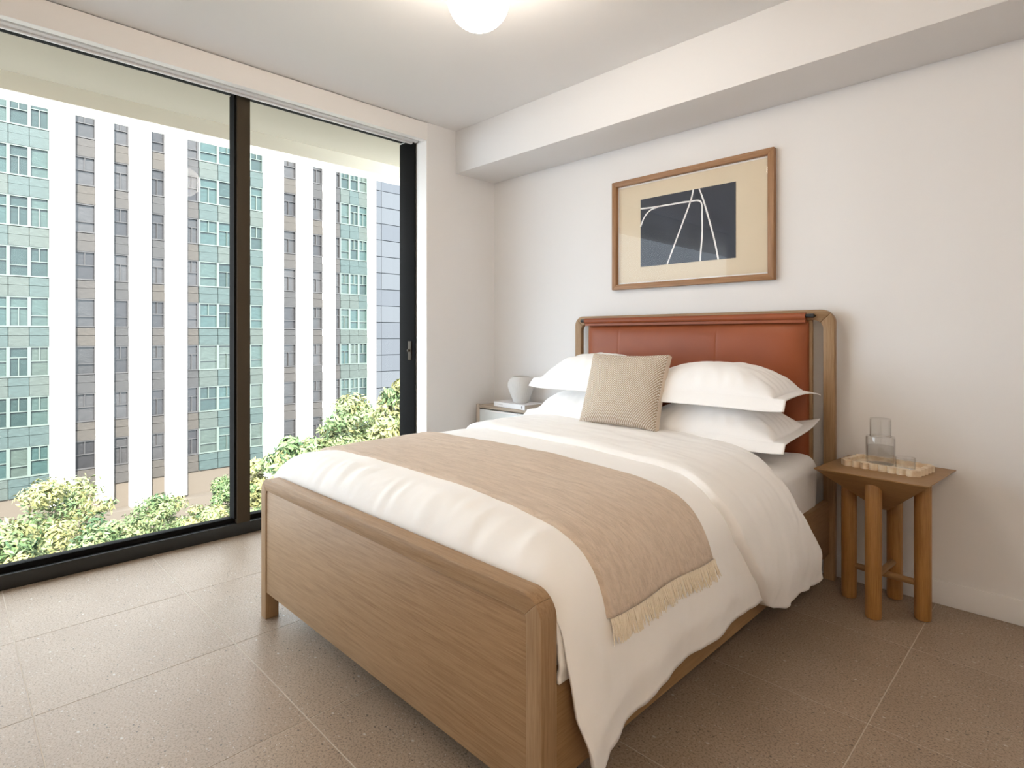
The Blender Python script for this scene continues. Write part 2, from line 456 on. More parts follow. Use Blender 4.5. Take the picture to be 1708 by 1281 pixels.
put('podium', MB().box(BX-14, BX+1.2, -34, 26.9, -14, -11.2), mat('podium_stone', (0.09, 0.075, 0.06), 0.8, 0.2), bld, smooth=0)
put('plinth_band', MB().box(BX-14, BX-0.1, -34, 26.9, -11.2, -9.4), mat('plinth_beige', (0.085, 0.07, 0.055), 0.8, 0.2), bld, smooth=0)
put('roof_parapet', MB().box(BX-14.3, BX+0.2, -34.2, 26.9, 34, 35), white_c, bld, smooth=0)
wcache = {}
def win_mesh(w, h, fr, mi):
    """frame ring, one sliding bar; origin at lower centre, facing +x"""
    k = (round(w, 2), h, fr.name, mi)
    if k in wcache: return wcache[k]
    b = MB(); t = 0.09
    b.box(-0.30, 0.0, -w/2, w/2, 0, t); b.box(-0.30, 0.0, -w/2, w/2, h-t, h)
    b.box(-0.30, 0.0, -w/2, -w/2+t, t, h-t); b.box(-0.30, 0.0, w/2-t, w/2, t, h-t)
    zt = h*(.36, .62, .5)[mi]
    b.box(-0.28, -0.03, -w/2+t, w/2-t, zt, zt+.05)
    if mi == 1: b.box(-0.28, -0.03, -0.025, 0.025, t, zt)
    if mi == 2: b.box(-0.28, -0.03, -0.025, 0.025, zt+.05, h-t)
    wcache[k] = b.mesh('window', fr, smooth=0, fix=False); return wcache[k]
def pane_mesh(w, h, gmx):
    k = ('p', round(w, 2), h, gmx.name)
    if k not in wcache: wcache[k] = MB().box(-0.22, -0.16, -w/2+.08, w/2-.08, .08, h-.08).mesh('pane', gmx, smooth=0, fix=False)
    return wcache[k]
def span_mesh(w, h, mx):
    k = ('s', round(w, 2), h, mx.name)
    if k not in wcache: wcache[k] = MB().box(-0.30, 0.03, -w/2+.02, w/2-.02, 0, h*.55).box(-0.30, -0.02, -w/2+.02, w/2-.02, h*.57, h-.04).mesh('spandrel_panel', mx, smooth=0, fix=False)
    return wcache[k]
FH, WH = 3.30, 2.02
rnd = random.Random(3)
def band(y0, y1, ncol, kind, z0=-9.4, nf=9):
    w = (y1-y0)/ncol
    for c in range(ncol):
        yc = y0+w*(c+.5)
        for f in range(nf):
            zb = z0+f*FH
            fr = teal_fr if kind == 't' else brown_fr
            inst('spandrel_panel', span_mesh(w, FH-WH, rnd.choice(tspan if kind == 't' else bspan)), bld, (0.0, yc-10, zb+14))
            o = inst('window', win_mesh(w, WH, fr, rnd.choice((0, 1, 2))), bld, (0.0, yc-10, zb+FH-WH+14))
            inst('pane', pane_mesh(w, WH, rnd.choice(teals if kind == 't' else browns)), o, (0, 0, 0))
def column(y0, y1, zb=-9.6):
    put('column', MB().box(BX-0.35, BX+0.55, y0, y1, zb, 34), white_c, bld, smooth=0)
column(-1.9, -0.4-.65)
band(-1.05, 2.1, 3, 't')
column(2.10, 3.41, -10.2); band(3.41, 4.66, 1, 'b'); column(4.66, 5.62, -10.4); band(5.62, 6.64, 1, 'b'); column(6.64, 7.93, -11.2)
band(7.93, 8.95, 1, 'b'); column(8.95, 10.34, -11.0); band(10.34, 11.28, 1, 'b'); band(11.32, 14.1, 2, 't')
band(14.15, 16.28, 2, 't'); column(16.28, 17.83, -11); band(17.83, 19.17, 1, 'b'); column(19.17, 20.44, -11); band(20.44, 21.65, 1, 'b')
column(21.65, 22.65, -11); band(22.65, 23.40, 1, 'b'); band(23.42, 26.28, 3, 't'); column(26.28, 26.9, -11)
# beyond the left edge of the photograph: more of the same columns
for k in range(9):
    column(-4.6-k*3.3, -3.2-k*3.3)
# grey block on the right
gb = thing('concrete_block', (BX-1, 36, -14), 'blank grey panelled concrete block behind the tree at the right', 'building')
gw = mat('grey_concrete', (0.060, 0.065, 0.073), 0.9, 0.1)
gj = mat('grey_joint', (0.043, 0.048, 0.051), 0.9, 0.1)
put('wall', MB().box(BX-12, BX-0.9, 26.96, 60, -14, 34), gj, gb, smooth=0)
gw2 = mat('grey_concrete_pale', (0.068, 0.073, 0.080), 0.9, 0.1)
pcache = {}
for f in range(22):
    for (ya, yb) in ((26.97, 28.3), (28.34, 31.3), (31.34, 34.3), (34.34, 37.3), (37.34, 40.3), (40.34, 44.0), (44.04, 48.0), (48.04, 52.0)):
        key = (round(yb-ya, 2), rnd.random() < .4)
        if key not in pcache:
            pcache[key] = MB().box(-0.1, 0.12, -(yb-ya)/2, (yb-ya)/2, 0.03, 1.62).mesh('panel', gw2 if key[1] else gw, smooth=0, bevel=0.01, seg=1)
        inst('panel', pcache[key], gb, (0.1+rnd.uniform(-.03, .03), (ya+yb)/2-36, 5+f*1.65))

# trees
def leaf_mat(name, c):
    m = mat(name, c, 0.6, 0.3)
    return m
greens = [leaf_mat('leaf_yellow', (0.185, 0.18, 0.070)), leaf_mat('leaf_light', (0.13, 0.16, 0.068)), leaf_mat('leaf_mid', (0.075, 0.115, 0.044)), leaf_mat('leaf_dark', (0.028, 0.058, 0.022))]
barkm = mat('bark', (0.16, 0.12, 0.09), 0.9, 0.1)
def tree(u, v, depth, R, hh, wts, label, seed, leaf=0.22, n=10000):
    """crown top seen at about (u, v); worked out once in metres"""
    th = math.radians(45.07)
    t = (u-854)/958.5
    x = 3.391+depth*(-math.sin(th)+t*math.cos(th)); y = -3.178+depth*(math.cos(th)+t*math.sin(th))
    z = 1.2-(v-560)/958.5*depth
    rg = random.Random(seed)
    root = thing('street_tree', (x, y, -14), label, 'tree', 'trees along the street')
    tr = MB(); tr.tube([(x, y, -14), (x+.1, y-.05, lerp(-14, z, .5)), (x, y, z-hh*.4)], [.28, .2, .09], 8)
    for k in range(6):
        a = k*1.05+rg.random()
        zz = z-hh*rg.uniform(.5, .9)
        tr.tube([(x, y, zz-1.2), (x+math.cos(a)*R*.35, y+math.sin(a)*R*.35, zz-.2), (x+math.cos(a)*R*.75, y+math.sin(a)*R*.75, zz+.5)], [.1, .06, .02], 6)
    put('trunk', tr, barkm, root)
    fo = MB()
    lumps = []
    for k in range(46):
        a = rg.uniform(0, 2*PI); q = math.sqrt(rg.random())
        h = rg.random()
        rr = R*q*math.sqrt(max(0.15, 1-(h*0.95)**2))
        lumps.append((x+rr*math.cos(a), y+rr*math.sin(a), z-hh*(1-h)*.95-.35*R*.3, R*rg.uniform(.22, .38), rg.choices(range(4), wts)[0]))
    for k in range(n):
        lx, ly, lz, lr, lm = rg.choice(lumps)
        d = Vector((rg.gauss(0, 1), rg.gauss(0, 1), rg.gauss(0, 1)))
        d.normalize(); d *= lr*rg.uniform(.55, 1.05)
        c = Vector((lx, ly, lz))+Vector((d.x, d.y, d.z*.7))
        nn = (d.normalized()+Vector((rg.uniform(-.8, .8), rg.uniform(-.8, .8), rg.uniform(-.2, 1.0)))).normalized()
        a = nn.orthogonal().normalized(); a.rotate(Matrix.Rotation(rg.uniform(0, 6.28), 3, nn)); b = nn.cross(a)
        l = leaf*rg.uniform(.7, 1.3); w = l*.32
        mi = lm if rg.random() < .7 else rg.choices(range(4), wts)[0]
        fo.add([c-a*l*.5, c+b*w*.5, c+a*l*.5, c-b*w*.5], [(0, 1, 2, 3)], mi)
    f = put('foliage', fo, greens, root, smooth=0, fix=False)
    f['kind'] = 'stuff'
    return root
tree(95, 800, 21, 2.3, 4.2, (5, 5, 2, .6), 'leafy pale green tree nearest the left edge of the window', 11)
tree(-30, 868, 15.5, 1.55, 3.5, (4, 5, 3, 1), 'low pale green tree cut off by the left edge of the photo', 12)
tree(180, 880, 16, 1.35, 3.5, (3, 5, 3, 1), 'low bushy green tree in the left pane, right of the tallest one', 13)
tree(265, 828, 27, 1.9, 4, (2, 5, 4, .6), 'small round green tree in front of the white columns', 14)
tree(368, 800, 33, 1.6, 4, (1, 3, 5, 3), 'dark green tree just left of the window mullion', 15)
tree(350, 848, 22, 1.2, 3, (8, 3, 1, 0), 'yellowish low tree at the foot of the left pane by the mullion', 16)
tree(436, 770, 20, 0.8, 4, (8, 4, 1, 0), 'slim yellowish tree just right of the window mullion', 17)
tree(505, 728, 15, 1.2, 4, (1, 3, 6, 3), 'deep green tree rising behind the foot of the bed', 18)
tree(610, 655, 23.5, 2.1, 4.5, (4, 6, 3, 1), 'tall light green tree behind the throw, right pane', 19, n=12000)
tree(685, 632, 17.5, 1.4, 4.5, (9, 4, 1, 0), 'golden yellow tree at the right edge of the window', 20, n=12000)
tree(560, 690, 19, 1.3, 4, (2, 5, 4, 1), 'mid green tree between the dark and the tall light one', 21)

# ------------------------------------------------------------------ bed
BL, BR, BF, BH = 0.888, 2.505, -2.20, 0.0
bed = thing('bed', (1.70, -1.12, 0), 'oak bed frame with cognac leather headboard panel and rounded footboard', 'bed')

def arch_parts(xl, xr, zt, w, r, ri, z0):
    def arc(cx, cz, rad, a0, a1, n=8):
        return [(cx+rad*math.cos(math.radians(lerp(a0, a1, k/n))), cz+rad*math.sin(math.radians(lerp(a0, a1, k/n)))) for k in range(n+1)]
    lo = (xl+r, zt-r); li = (xl+w+ri, zt-w-ri); ro = (xr-r, zt-r); rin = (xr-w-ri, zt-w-ri)
    left = [(xl, z0)]+arc(*lo, r, 180, 135)+arc(*li, ri, 135, 180)+[(xl+w, z0)]
    right = [(xr-w, z0)]+arc(*rin, ri, 0, 45)+arc(*ro, r, 45, 0)+[(xr, z0)]
    top = arc(*lo, r, 135, 90)+arc(*ro, r, 90, 45)+arc(*rin, ri, 45, 90)+arc(*li, ri, 90, 135)
    return left, right, top

# headboard
HY0, HY1 = -0.082, -0.047
l, r_, t = arch_parts(BL+.012, BR+.012, 1.330, 0.052, 0.065, 0.045, 0)
for poly in (l, r_): put('headboard_post', MB().prism_y(poly, HY0, HY1), M['oak_z'], bed, bevel=0.007, seg=3)
put('headboard_rail', MB().prism_y(t, HY0, HY1), M['oak_x'], bed, bevel=0.007, seg=3)
put('headboard_back', MB().box(1.008, 2.414, -0.075, -0.055, 0.20, 1.285), M['oak_z'], bed, bevel=0.004)
# leather panel: a soft slab
def slab(x0, x1, z0, z1, yb, th, n=60, mz=30):
    b = MB()
    def f(u, v, side):
        a = 2*u-1; c = 2*v-1
        p = (1-abs(a)**14)**.5*(1-abs(c)**10)**.5
        x = lerp(x0, x1, u); z = lerp(z0, z1, v)
        seam = 0
        for sx in (lerp(x0, x1, .19), lerp(x0, x1, .66)): seam += .0014*math.exp(-((x-sx)/.006)**2)
        return (x, yb-(th*p-seam*p if side else 0), z)
    us = sorted(set([0.5-0.5*math.cos(PI*k/n) for k in range(n+1)]+[.19+d for d in (-.008, -.004, -.002, 0, .002, .004, .008)]+[.66+d for d in (-.008, -.004, -.002, 0, .002, .004, .008)]))
    vs = [0.5-0.5*math.cos(PI*k/mz) for k in range(mz+1)]
    g = lambda s: (lambda i, j: f(us[round(i*(len(us)-1))], vs[round(j*mz)], s))
    b.grid(g(True), len(us)-1, mz); b.grid(g(False), len(us)-1, mz)
    return b
put('leather_panel', slab(1.022, 2.400, 0.42, 1.272, -0.078, 0.05), M['leather'], bed, smooth=60)
rl = MB(); rl.tube([(1.018, -0.118, 1.297), (2.398, -0.118, 1.297)], .0185, 20)
rl.box(1.022, 2.396, -0.124, -0.098, 1.266, 1.290)
put('leather_roll', rl, M['leather'], bed, smooth=50)
put('hanging_rod', MB().tube([(0.984, -0.118, 1.299), (2.436, -0.118, 1.299)], .0105, 16), mat('black_steel', (0.012, 0.012, 0.014), 0.35, 0.5), bed)
rdk = MB()
for xx in (0.992, 2.428): rdk.tube([(xx, -0.118, 1.299), (xx, -0.08, 1.299)], .006, 8)
put('rod_pin', rdk, M['black'], bed)
# footboard
l, r_, t = arch_parts(BL, BR, 0.594, 0.048, 0.062, 0.018, 0)
for poly in (l, r_): put('footboard_post', MB().prism_y(poly, BF, BF+.056), M['oak_z'], bed, bevel=0.015, seg=4)
put('footboard_rail', MB().prism_y(t, BF, BF+.056), M['oak_x'], bed, bevel=0.015, seg=4)
put('footboard_panel', MB().box(BL+.046, BR-.046, BF+.004, BF+.046, 0.112, 0.56), M['oak_x'], bed, bevel=0.002)
# side rails, slats, centre beam
for xa in (BL+.012, BR-.044): put('side_rail', MB().box(xa, xa+.032, BF+.05, -0.06, 0.125, 0.385), M['oak_y'], bed, bevel=0.004)
put('centre_beam', MB().box(1.66, 1.74, BF+.05, -0.09, 0.14, 0.20), M['oak_y'], bed)
sm = MB().box(-0.74, 0.74, -0.045, 0.045, 0, 0.02).mesh('slat', M['oak_x'], smooth=0)
for k in range(12): inst('slat', sm, bed, (0, -2.03+k*.17+1.12, 0.20))

# mattress with fitted sheet
def soft_box(x0, x1, y0, y1, z0, z1, r, nx=56, ny=70, nzv=10, amp=0.004):
    bm = MB()
    b = bmesh.new()
    bmesh.ops.create_cube(b, size=2)
    bmesh.ops.subdivide_edges(b, edges=b.edges, cuts=31, use_grid_fill=True)
    b.verts.ensure_lookup_table()
    hx, hy, hz = (x1-x0)/2, (y1-y0)/2, (z1-z0)/2
    for v in b.verts:
        s = [math.copysign(1-(1-abs(c))**1.8, c) for c in v.co]
        p = Vector((s[0]*hx, s[1]*hy, s[2]*hz))
        q = Vector((clamp(p.x, -hx+r, hx-r), clamp(p.y, -hy+r, hy-r), clamp(p.z, -hz+r, hz-r)))
        d = p-q
        if d.length > 1e-6: p = q+d.normalized()*min(r, max(d.length, 0) if sum(abs(c) > 1e-6 for c in d) < 2 else r)
        w = Vector(((x0+x1)/2, (y0+y1)/2, (z0+z1)/2))+p
        nr = d.normalized() if d.length > 1e-6 else Vector((0, 0, 0))
        k = nz(w.x*9, w.y*9, w.z*5)+.6*nz(w.x*22+3, w.y*22, w.z*6)
        v.co = w+nr*amp*k
    bm.v = [tuple(v.co) for v in b.verts]; bm.f = [tuple(v.index for v in f.verts) for f in b.faces]; bm.m = [0]*len(bm.f)
    b.free(); return bm
put('mattress', soft_box(0.935, 2.470, -2.115, -0.135, 0.222, 0.622, 0.07, amp=.007), M['sheet'], smooth=180)
tag(bpy.data.objects['mattress'], 'mattress in white fitted sheet lying on the oak bed', 'mattress')

# ---- duvet surface
CS = [(0.800, 0.22), (0.805, 0.40), (0.822, 0.55), (0.862, 0.645), (0.95, 0.685), (1.15, 0.698), (1.45, 0.702), (1.75, 0.702), (2.02, 0.695), (2.22, 0.681), (2.36, 0.657), (2.455, 0.612), (2.515, 0.535), (2.545, 0.43), (2.560, 0.32), (2.570, 0.22), (2.578, 0.06)]
def catmull(p, n=12):
    out = []
    for i in range(len(p)-1):
        a, b, c, d = p[max(i-1, 0)], p[i], p[i+1], p[min(i+2, len(p)-1)]
        for k in range(n):
            t = k/n
            out.append(tuple(.5*(2*b[q]+(c[q]-a[q])*t+(2*a[q]-5*b[q]+4*c[q]-d[q])*t*t+(3*b[q]-a[q]-3*c[q]+d[q])*t**3) for q in (0, 1)))
    out.append(p[-1]); return out
CP = catmull(CS)
CL = [0]
for a, b in zip(CP, CP[1:]): CL.append(CL[-1]+math.dist(a, b))
def csec(s):
    s = clamp(s, 0, CL[-1]-1e-5)
    import bisect
    i = min(bisect.bisect_right(CL, s)-1, len(CP)-2)
    t = (s-CL[i])/(CL[i+1]-CL[i])
    p = (lerp(CP[i][0], CP[i+1][0], t), lerp(CP[i][1], CP[i+1][1], t))
    i0, i1 = max(i-2, 0), min(i+3, len(CP)-1)
    tx, tz = CP[i1][0]-CP[i0][0], CP[i1][1]-CP[i0][1]
    l = math.hypot(tx, tz)
    return p, (-tz/l, tx/l)
def s_x(x): return interp([(p[0], c) for p, c in zip(CP, CL)][14:], x)
def s_zr(z): return interp(sorted([(p[1], c) for p, c in zip(CP, CL) if c > 1.9]), z)
FOOT = -2.138
def surf(s, y, off=0., wr=1.):
    (x, z), (nx, nzn) = csec(s)
    up = clamp(nzn)
    hang = 1-sstep(.15, .8, nzn) if x > 1.7 else 0
    # rounded foot end, tucked behind the footboard
    e = y-FOOT
    drop = 0
    R = .13
    if e < R: drop = R*(1-math.sqrt(max(0, 1-(1-max(e, 0)/R)**2)))
    w = 0.0045*nz(x*3.2, y*2.4)+.003*nz(x*7+4, y*4.5)+.0018*nz(x*9, y*24, 2)
    if hang:
        dn = clamp((.62-z)/.5)
        hz_ = max(0, z-.17)
        w += hang*.006*math.exp(-hz_/.06)*nz(y*24, z*3, 7)
        w += hang*(.009*dn*nz(y*3.1+1.7, z*.8)+.008*dn*nz(y*7.3, z*1.4, 5)+.006*dn*math.sin(y*21+z*3+3*nz(y*2, 0)))
    # puckers along the foot tuck
    pk = math.exp(-(e/.13)**2)*up
    w += pk*.010*nz(x*13, y*5, 9)+pk*.007*nz(x*31, y*6, 4)
    o = w*wr+off
    return Vector((x+nx*(o-drop*.25*(1-up)), y, z+nzn*o-drop*up))
# edges keyed along the cross section
S_T = s_x(1.9)
HEAD = [(0, -.46), (s_x(.95), -.44), (s_x(1.9), -.44), (s_x(2.12), -.49), (s_x(2.32), -.60), (s_x(2.45), -.70), (s_zr(.50), -.70), (s_zr(.35), -.58), (s_zr(.20), -.47), (s_zr(.13), -.40)]
HEM = [(0, -1.02), (s_x(.95), -1.03), (s_x(1.3), -1.10), (s_x(1.75), -1.14), (s_x(2.29), -1.18), (s_x(2.45), -1.25), (s_zr(.50), -1.24), (s_zr(.36), -1.16), (s_zr(.20), -1.02), (s_zr(.08), -.92)]
FT = [(0, FOOT), (s_x(2.40), FOOT), (s_x(2.49), -2.128), (s_zr(.45), -2.13), (s_zr(.30), -2.118), (s_zr(.13), -2.062), (s_zr(.06), -2.04)]
def hem_z(y): return interp([(-2.08, .10), (-2.05, .128), (-2.0, .168), (-1.88, .200), (-1.75, .22), (-1.55, .238), (-1.33, .225), (-1.13, .235), (-.5, .22)], y)+.006*nz(y*13, 3)
def band_z(y): return interp([(-1.05, .225), (-.97, .175), (-.88, .15), (-.75, .145), (-.65, .15), (-.40, .137), (-.3, .13)], y)+.006*nz(y*12, 8)
def duvet_main(u, v):
    yq = lerp(-2.075, -.55, v**1.35)
    s = lerp(0.02, s_zr(hem_z(yq)), u)
    y0, y1 = interp(FT, s), interp(HEAD, s)-.10
    vv = v**1.35
    p = surf(s, lerp(y0, y1, vv))
    rim = sstep(.955, 1.0, u)        # hem rolls under
    p.x -= rim*.02
    return p
def duvet_band(u, v):
    yq = lerp(-1.02, -.34, v)
    s = lerp(0.02, s_zr(band_z(yq)), u)
    y0, y1 = interp(HEM, s), interp(HEAD, s)
    y = lerp(y0, y1, v)
    d0, d1 = y-y0, y1-y
    off = .028
    off *= .45+.55*math.sqrt(1-(1-clamp(d0/.05))**2)
    off *= .25+.75*math.sqrt(max(0, 1-(1-clamp(d1/.06))**2))
    off += .006*nz(s*4, y*11, 3)+.003*nz(s*9, y*26, 1)
    off -= .035*(1-sstep(0, .018, v))**2
    p = surf(s, y, off)
    rim = sstep(.93, 1.0, u); p.x -= rim*.035; p.x += .012*math.sin(clamp((u-.8)/.2)*PI)
    return p
dv = thing('duvet', (1.70, -1.2, 0.10), 'plump white duvet spread over the bed with its head end turned back', 'duvet')
def cloth_obj(name, fn, nu, nv, m, parent, thick, off=-1):
    o = put(name, MB().grid(fn, nu, nv), m, parent, smooth=180, fix=False)
    md = o.modifiers.new('thick', 'SOLIDIFY'); md.thickness = thick; md.offset = off; md.use_rim = True
    return o
cloth_obj('cover', duvet_main, 190, 150, M['cotton'], dv, .012)
cloth_obj('turned_back_edge', duvet_band, 190, 110, M['cotton'], dv, .012)
# tucked corner beside the right footboard post
tc_ = MB()
def tuck(u, v):
    y = lerp(-2.135, -1.99, u); z = lerp(.56, .37, v)
    return (2.494+.008*math.sin(v*PI)+.004*nz(u*4, v*7)-.05*(1-v)**2.5, y, z)
cloth_obj('tucked_corner', tuck, 14, 20, M['cotton'], dv, .01)

# ---- throw
th = thing('throw_blanket', (1.75, -1.66, 0.42), 'beige crinkled gauze throw with a fringe laid across the white duvet', 'blanket')
TE = s_zr(.485)
def throw_y(s, v):
    a = interp([(0, -1.93), (s_x(1.0), -1.93), (s_x(1.9), -1.945), (s_x(2.4), -1.965), (s_zr(.5), -1.985)], s)
    b = interp([(0, -1.37), (s_x(1.0), -1.37), (s_x(1.9), -1.375), (s_x(2.4), -1.385), (s_zr(.5), -1.42)], s)
    return lerp(a, b, v)
def throw(u, v):
    s = lerp(.12, TE+.004*math.sin(v*9), u)
    y = throw_y(s, v)
    return surf(s, y, .012+.0025*nz(s*4, y*26)+.0015*nz(s*11, y*50)-.022*max(0, 1-min(v, 1-v)/.010)**2)
cloth_obj('woven_cloth', throw, 170, 110, M['throw'], th, .003)
fr = MB(); rg = random.Random(5)
for k in range(230):
    v = (k+.5)/230+rg.uniform(-.002, .002)
    s = TE+.004*math.sin(v*9); y = throw_y(s, clamp(v))
    l = rg.uniform(.045, .062); dy = rg.uniform(-.010, .010); dx = rg.uniform(0, .008)
    pts = []
    for q in (0, .5, 1.0):
        p = surf(s+l*q, y+dy*q*q, .014+dx*q); pts.append(p)
    fr.tube(pts, [.0015, .0019, .0011], 4)
f = put('fringe', fr, M['fringe'], th, smooth=0, fix=False); f['kind'] = 'stuff'

# ---- pillows
def pillow_mesh(W, D, Ht, Hb, fl, seed, corner=(0, 0, 0, 0), front=0.0, sag=0.0, na=64, nb=48):
    """corner: lifts of (-x-y, +x-y, -x+y, +x+y); front: droop of the -y flange"""
    b = MB()
    ai, bi = 1-2*fl/W, 1-2*fl/D
    def f(a, c, side):
        x = a*W/2*(1-.035*(1-abs(c)**2)*abs(a)**3); y = c*D/2*(1-.04*(1-abs(a)**2)*abs(c)**3)
        p = 0
        if abs(a) < ai and abs(c) < bi:
            p = (1-(abs(a)/ai)**2.6)**.62*(1-(abs(c)/bi)**2.8)**.62
        mid = 0
        for k, (sx, sy) in enumerate(((-1, -1), (1, -1), (-1, 1), (1, 1))):
            q = clamp((a*sx+1)/2)*clamp((c*sy+1)/2); mid += corner[k]*q**5
        if c < -bi:
            q = (-c-bi)/(1-bi)
            mid -= front*q**1.1*(1-.25*abs(a)**6); y += .25*fl*q
        mid -= sag*a*a
        edge = max(abs(a), abs(c))
        w = .006*nz(a*4+seed, c*4)+.004*nz(a*9+seed, c*8, 2)
        ang = math.atan2(c, a)
        w += .006*math.exp(-((edge-.8)/.22)**2)*math.sin(ang*26+4*nz(a*2, c*2, seed))
        if side: return (x, y, mid+Ht*p+w*min(1, p*2)+.0025)
        return (x, y, mid-Hb*p-.0025)
    A = sorted(set([(2*k/na-1) for k in range(na+1)]+[ai, -ai, ai-.006, -ai+.006, ai+.006, -ai-.006])); C = sorted(set([(2*k/nb-1) for k in range(nb+1)]+[bi, -bi, bi-.008, -bi+.008]))
    n1, n2 = len(A), len(C)
    vs = [f(a, c, True) for c in C for a in A]+[f(a, c, False) for c in C for a in A]
    fs = []
    o = n1*n2
    for j in range(n2-1):
        for i in range(n1-1):
            q = (j*n1+i, j*n1+i+1, (j+1)*n1+i+1, (j+1)*n1+i)
            fs.append(q); fs.append(tuple(k+o for k in q[::-1]))
    for i in range(n1-1):
        fs.append((i, i+o, i+1+o, i+1)); j = (n2-1)*n1; fs.append((j+i+1, j+i+1+o, j+i+o, j+i))
    for j in range(n2-1):
        fs.append((j*n1, (j+1)*n1, (j+1)*n1+o, j*n1+o)); k = n1-1; fs.append((j*n1+k, j*n1+k+o, (j+1)*n1+k+o, (j+1)*n1+k))
    return b.add(vs, fs)
def pillow(label, loc, rot, **kw):
    o = bpy.data.objects.new('pillow', pillow_mesh(**kw).mesh('pillow', M['cotton2'], smooth=180, fix=False))
    o.location = loc; o.rotation_euler = rot; COL.objects.link(o)
    return tag(o, label, 'pillow', 'white pillows stacked against the headboard')
pillow('lower white pillow of the right stack, lying on the sheet by the side table', (2.065, -0.385, 0.738), (math.radians(3), 0, 0), W=.81, D=.49, Ht=.135, Hb=.085, fl=.055, seed=1, corner=(0, .0, 0, .045), front=.045)
pillow('upper white pillow of the right stack, against the leather panel', (2.068, -0.390, 0.937), (math.radians(3), 0, 0), W=.81, D=.49, Ht=.128, Hb=.066, fl=.055, seed=4, corner=(0, .0, 0, -.03), front=.055, sag=.008)
pillow('lower white pillow of the left stack, towards the window', (1.290, -0.385, 0.748), (math.radians(3), 0, 0), W=.75, D=.49, Ht=.135, Hb=.085, fl=.055, seed=8, corner=(.0, 0, .02, 0), front=.045)
pillow('upper white pillow of the left stack, partly behind the woven cushion', (1.345, -0.390, 0.954), (math.radians(3), 0, 0), W=.75, D=.49, Ht=.138, Hb=.07, fl=.055, seed=13, corner=(.0, 0, .02, 0), front=.055, sag=.005)

# ---- woven cushion
cu = thing('woven_cushion', (1.655, -0.675, 0.722), 'square beige basket-weave cushion propped in front of the white pillows', 'cushion')
cu.rotation_euler = (math.radians(70), 0, math.radians(1.5))
def cush(side):
    W = .465; Hh = .40
    def f(u, v):
        u = .5-.5*math.cos(PI*u); v = .5-.5*math.cos(PI*v)
        a, c = 2*u-1, 2*v-1
        x = a*W/2*(1-.045*(1-c*c)*abs(a)**2); y = Hh/2+c*Hh/2*(1-.07*(1-a*a)*abs(c)**2)
        p = (max(0, 1-abs(a)**2.6))**.5*(max(0, 1-abs(c)**2.6))**.5
        z = (.062*p+.016+.004*nz(a*3, c*3)) if side else (-.035*p-.020)
        if not side: x *= 1.0
        return (x, y, z)
    return f
put('woven_front', MB().grid(cush(True), 40, 40), M['weave'], cu, world=False, smooth=180)
bk = MB().grid(cush(False), 40, 40)
rim = []
n_ = 41
bd = [(i, 0) for i in range(41)]+[(40, j) for j in range(1, 41)]+[(i, 40) for i in range(39, -1, -1)]+[(0, j) for j in range(39, 0, -1)]
fa, fb = cush(True), cush(False)
ra = [fa(i/40, j/40) for i, j in bd]; rb_ = [fb(i/40, j/40) for i, j in bd]
k = len(bd)
bk.add(ra+rb_, [(i, (i+1) % k, (i+1) % k+k, i+k) for i in range(k)])
put('linen_back', bk, M['linen'], cu, world=False, smooth=60)

# ------------------------------------------------------------------ left nightstand
NX0, NX1, NY0, NY1, NZ = 0.05, 0.665, -0.245, -0.03+0.0, 0.675
NY1 = -0.02
nsd = thing('nightstand', (0.375, -0.13, 0), 'pale wood nightstand with a white drawer front, between bed and window wall', 'nightstand')
def post(x, y):
    return MB().tube([(x, y, 0), (x, y, .012), (x, y, NZ-.004), (x, y, NZ)], [.013, .017, .017, .015], 18)
for x in (NX0+.017, NX1-.017):
    for y in (NY0+.017, NY1-.017): put('leg', post(x, y), M['ash_z'], nsd)
put('top', MB().box(NX0+.02, NX1-.02, NY0+.008, NY1-.005, NZ-.028, NZ-.006), M['ash_x'], nsd, bevel=.003)
put('side_panel', MB().box(NX0+.010, NX0+.024, NY0+.03, NY1-.03, .16, NZ-.028), M['ash_x'], nsd)
put('side_panel', MB().box(NX1-.024, NX1-.010, NY0+.03, NY1-.03, .16, NZ-.028), mat('nightstand_side_oak', (.36, .25, .16), .5), nsd)
put('back_panel', MB().box(NX0+.03, NX1-.03, NY1-.02, NY1-.008, .16, NZ-.028), M['ash_x'], nsd)
wl_ = mat('white_lacquer', (.72, .76, .76), .35, .4)
for k, (z0, z1) in enumerate(((.415, NZ-.036), (.17, .405))):
    d = put('drawer', MB().box(NX0+.036, NX1-.036, NY0+.012, NY1-.03, z0, z1), wl_, nsd, bevel=.002)
    put('finger_pull', MB().box(NX0+.17, NX1-.17, NY0+.004, NY0+.013, z1-.012, z1-.003), M['white_trim'], d, bevel=.001)

bkx = thing('book', (0.40, -0.125, NZ-.0055), 'thick white hardback book lying under the ribbed vase', 'book', rz=math.radians(-3))
put('cover', MB().box(-.170, .170, -.098, .098, 0, .004).box(-.170, .170, -.098, .098, .032, .036).box(-.170, .170, -.098, -.094, .004, .032), mat('white_cover', (.80, .80, .82), .4), bkx, world=False, bevel=.0008, seg=1)
put('pages', MB().box(-.165, .164, -.094, .093, .004, .032), mat('paper_edge', (.70, .66, .60), .8), bkx, world=False)
gt = MB()
for i in range(5): gt.box(-.125+i*.012, -.117+i*.012, -.0986, -.098, .014, .023)
put('spine_lettering', gt, mat('pale_grey_print', (.55, .55, .56), .6), bkx, world=False, smooth=0)
em = MB(); em.box(.135, .145, -.0987, -.098, .010, .026)
put('spine_emblem', em, mat('dark_print', (.12, .12, .13), .6), bkx, world=False, bevel=.0)

